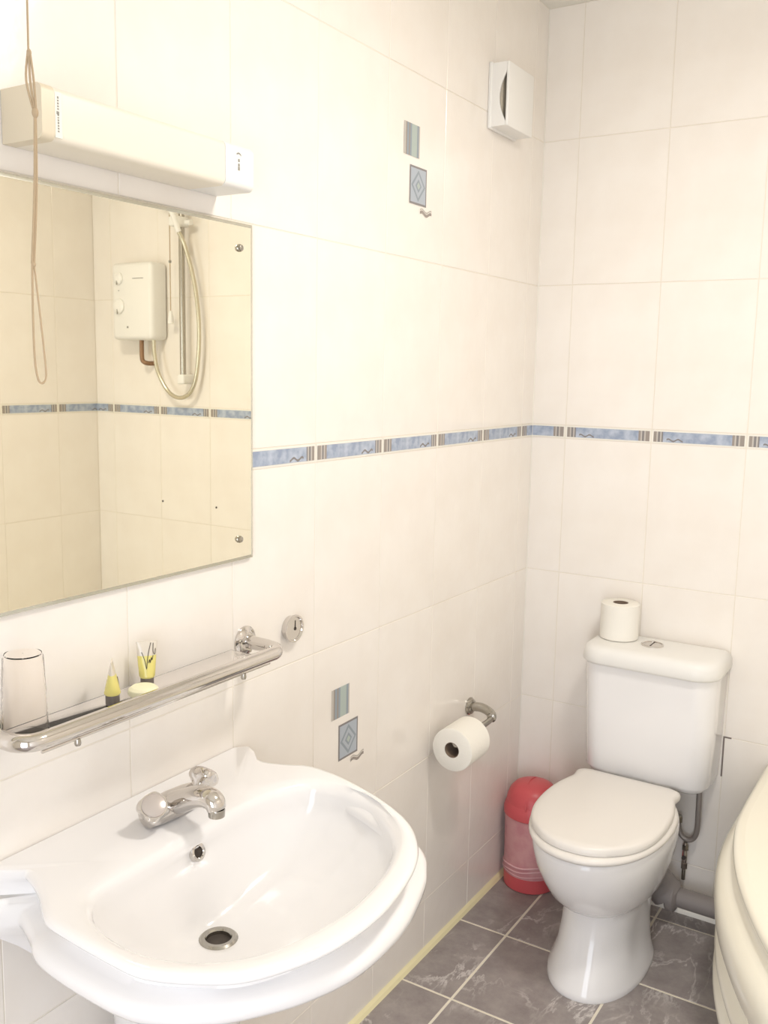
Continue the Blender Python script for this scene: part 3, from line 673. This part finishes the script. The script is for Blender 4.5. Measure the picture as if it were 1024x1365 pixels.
# ------------------------------------------------------------------ bin
bc = (.093, -.094)
bn = thing('pedal_bin', 'small red swing-lid bin with a pink see-through body in the corner', 'bin', (bc[0], bc[1], 0))
obj('bin_base', MB().lathe([(.074, 0), (.078, .003), (.0795, .045)], (*bc, 0.0005), n=40), M['red'], bn)
obj('bin_body', MB().lathe([(.0796, .045), (.0800, .12), (.082, .225)], (*bc, 0.0005), n=40), M['pink'], bn)
bg = MB()
for zz, tilt, r in ((.075, .10, .0022), (.060, .13, .0018), (.052, .04, .0012)):
    bg.tube([(bc[0]+.0812*math.cos(a), bc[1]+.0812*math.sin(a), zz+tilt*.1*math.sin(a*1.0+2.2)+.002*math.sin(5*a)) for a in [2*PI*i/48 for i in range(49)]], r, 6)
obj('bin_liner_folds', bg, M['bag'], bn)
obj('bin_rim', MB().lathe([(.082, .222), (.0855, .225), (.0855, .240), (.082, .252), (.078, .262), (.070, .262), (.070, .225)], (*bc, 0.0005), n=44, cap0=False, cap1=False), M['red'], bn)
dome = MB(); dome.lathe([(.0785, .258), (.0765, .275), (.069, .295), (.056, .310), (.036, .319), (.012, .322), (.0, .322)], (*bc, 0.0005), n=44)
dm = obj('swing_lid', dome, M['red'], bn)
# the flap edge shows as a raised seam over the dome
seam = [(bc[0]+.0005+.010*math.cos(t_*2), bc[1]+math.cos(t_)*.079, .2585+math.sin(t_)*.0655) for t_ in [PI*i/24 for i in range(25)]]
obj('flap_edge', MB().tube(seam, .0022, 8), M['red'], dm)

# ------------------------------------------------------------------ cream bath at the right
bath = thing('corner_bath', 'cream bath with a curved stepped front at the right edge beside the toilet', 'bath', (1.35, -.6, 0))
edge2 = [(.722, -.012), (.722, -.15), (.7225, -.34), (.735, -.467), (.766, -.605), (.811, -.732), (.876, -.8685), (.96, -1.0), (1.07, -1.10), (1.22, -1.17), (1.42, -1.20), (1.70, -1.205), (W-.012, -1.205)]
E2 = [Vector((p.x, p.y)) for p in smooth_path([(x, y, 0) for x, y in edge2], 6)]
def curve_off(d):
    o = []
    for i, p in enumerate(E2):
        t_ = (E2[min(i+1, len(E2)-1)]-E2[max(i-1, 0)]).normalized(); nn = Vector((t_.y, -t_.x))     # right of travel = outwards
        if nn.dot(Vector((-1, -1))) < 0: nn = -nn
        q = p+nn*d
        q.y = min(q.y, -.0115) if i == 0 else q.y; q.x = min(q.x, W-.012); o.append(q)
    return o
def bring(d, z): 
    c = curve_off(d); back = -.0115
    c[0] = Vector((c[0].x, back)); c[-1] = Vector((W-.012, c[-1].y))
    return [Vector((p.x, p.y, z)) for p in c]+[Vector((W-.012, back, z))]
prof = [(.004, .0), (.006, .15), (.010, .17), (.024, .182), (.0275, .198), (.026, .213), (.014, .228), (.008, .238), (.012, .246), (.024, .258), (.0285, .274), (.026, .290), (.012, .305), (.006, .316),
        (.010, .326), (.026, .340), (.034, .360), (.037, .388), (.035, .412), (.027, .430), (.014, .440), (.000, .450), (-.006, .462), (-.005, .474), (.001, .480), (.004, .488), (.002, .496), (-.006, .501), (-.02, .503)]
shell = MB(); shell.loft([bring(d, z) for d, z in prof], 0, True, False)
# rim and tub interior, an inset oval
n0 = len(bring(0, 0)); 
cxb, cyb = 1.35, -.58
last = bring(-.02, .503)
def shrink(s_, z, rnd=0): return [Vector((cxb+(p.x-cxb)*s_, cyb+(p.y-cyb)*s_, z)) for p in last]
shell.loft([last, shrink(.86, .505), shrink(.80, .503), shrink(.78, .494), shrink(.75, .44), shrink(.70, .30), shrink(.62, .20), shrink(.5, .165), shrink(.1, .155)], 0, False, True)
obj('bath_shell', shell, M['cream'], bath, ang=50)
obj('bath_waste', MB().lathe([(.002, 0), (.030, 0), (.034, .002), (.035, .005), (.030, .006), (.02, .003), (.002, .003)], (cxb, cyb, .155), n=28), M['chrome'], bath)

# ------------------------------------------------------------------ electric shower seen in the mirror
es = thing('electric_shower', 'white electric shower box on the tiled wall, seen in the mirror', 'shower unit', (1.567, 0, 1.62))
X0, X1, Z0, Z1 = 1.480, 1.688, 1.612, 1.892
obj('shower_case', MB().box((X0, -.0006, Z0), (X1, -.085, Z1), bev=.018), M['plastic'], es)
for zc, r in ((1.835, .022), (1.735, .028)):
    kn = obj('control_dial', MB().lathe([(r, 0), (r*.98, .008), (r*.7, .012), (r*.6, .013)], (1.645, -.0845, zc), (0, -1, 0), 24), M['plastic'], es)
    obj('dial_pointer', MB().box((1.643, -.098, zc-r*1.05), (1.647, -.0955, zc-r*.4)), M['markgrey'], kn, False)
for nm_, a_, b_ in (('shower_lettering', (1.52, 1.832), (1.575, 1.8345)), ('small_logo', (1.60, 1.655), (1.608, 1.662)), ('indicator_light', (1.645, 1.79), (1.65, 1.793))): obj(nm_, MB().box((a_[0], -.0852, a_[1]), (b_[0], -.0857, b_[1])), M['markgrey'], es, False)
ip = tag(obj('inlet_pipe', MB().tube(smooth_path([(1.575, -.045, 1.613), (1.575, -.045, 1.555), (1.572, -.042, 1.535), (1.560, -.03, 1.528), (1.556, -.004, 1.528)], 5), .0085, 12), M['copper'], loc=(1.575, -.045, 1.61)), 'short copper inlet pipe with an elbow below the shower box', 'pipe')
rl = thing('shower_riser_rail', 'chrome shower rail with white brackets beside the shower box', 'shower rail', (1.365, 0, 1.46))
obj('rail_pole', MB().tube([(1.362, -.05, 1.48), (1.362, -.05, 2.07)], .011, 16), M['chrome_dull'], rl)
for zz in (1.455, 2.06): obj('rail_bracket', MB().box((1.346, -.0006, zz), (1.378, -.066, zz+.035), bev=.006), M['plastic'], rl)
obj('handset_holder', MB().box((1.340, -.03, 2.005), (1.384, -.095, 2.040), bev=.008).tube([(1.34, -.05, 2.02), (1.315, -.05, 2.02)], .010, 12), M['plastic'], rl)
hd = thing('shower_handset', 'white shower handset in its holder with a looping metal hose', 'shower head', (1.355, -.1, 2.02))
obj('handle', MB().tube(smooth_path([(1.345, -.082, 1.985), (1.352, -.095, 2.03), (1.365, -.12, 2.09), (1.38, -.155, 2.13)], 5), [.010+.0002*i for i in range(16)], 14), M['plastic'], hd)
obj('spray_plate', MB().lathe([(.02, -.02), (.045, -.008), (.048, .006), (.042, .012), (.002, .012)], (1.392, -.175, 2.135), (.2, -.6, -.75), 28), M['plastic'], hd)
hz = smooth_path([(1.345, -.082, 1.985), (1.333, -.060, 1.93), (1.305, -.045, 1.80), (1.292, -.04, 1.65), (1.305, -.04, 1.50), (1.335, -.04, 1.43), (1.385, -.042, 1.405), (1.44, -.045, 1.425), (1.485, -.05, 1.49), (1.502, -.052, 1.56), (1.505, -.052, 1.60), (1.505, -.052, 1.6125)], 8)
obj('shower_hose', MB().tube(hz, .0075, 12), M['steelhose'], hd)
pc = thing('shower_pull_cord', 'thin white pull cord hanging past the side of the shower box', 'pull cord', (1.425, -.045, H))
obj('switch_body', MB().lathe([(.035, 0), (.035, -.018), (.02, -.028)], (1.425, -.045, H-.0005), n=24), M['plastic'], pc)
obj('cord', MB().tube([(1.425, -.045, 2.487), (1.425, -.045, 1.715)], .0018, 8), M['cord'], pc)
obj('cord_bead', MB().lathe([(.002, 0), (.005, .004), (.005, .010)], (1.425, -.045, 1.885), n=12), M['markgrey'], pc)
obj('cord_pull', MB().lathe([(.011, 0), (.012, .006), (.006, .04), (.004, .045)], (1.425, -.045, 1.672), n=16), M['plastic'], pc)
for k, xx in enumerate((1.523, 1.252)):
    tag(obj('wall_screw', MB().lathe([(.004, 0), (.0035, .0015), (.001, .002)], (xx, -.0006, 1.008), (0, -1, 0), 12), M['dark'], loc=(xx, 0, 1.008)),
        ['dark wall screw below the border tiles, left of the pair in the mirror', 'dark wall screw below the border tiles, right of the pair in the mirror'][k], 'screw', 'wall screws below the shower')
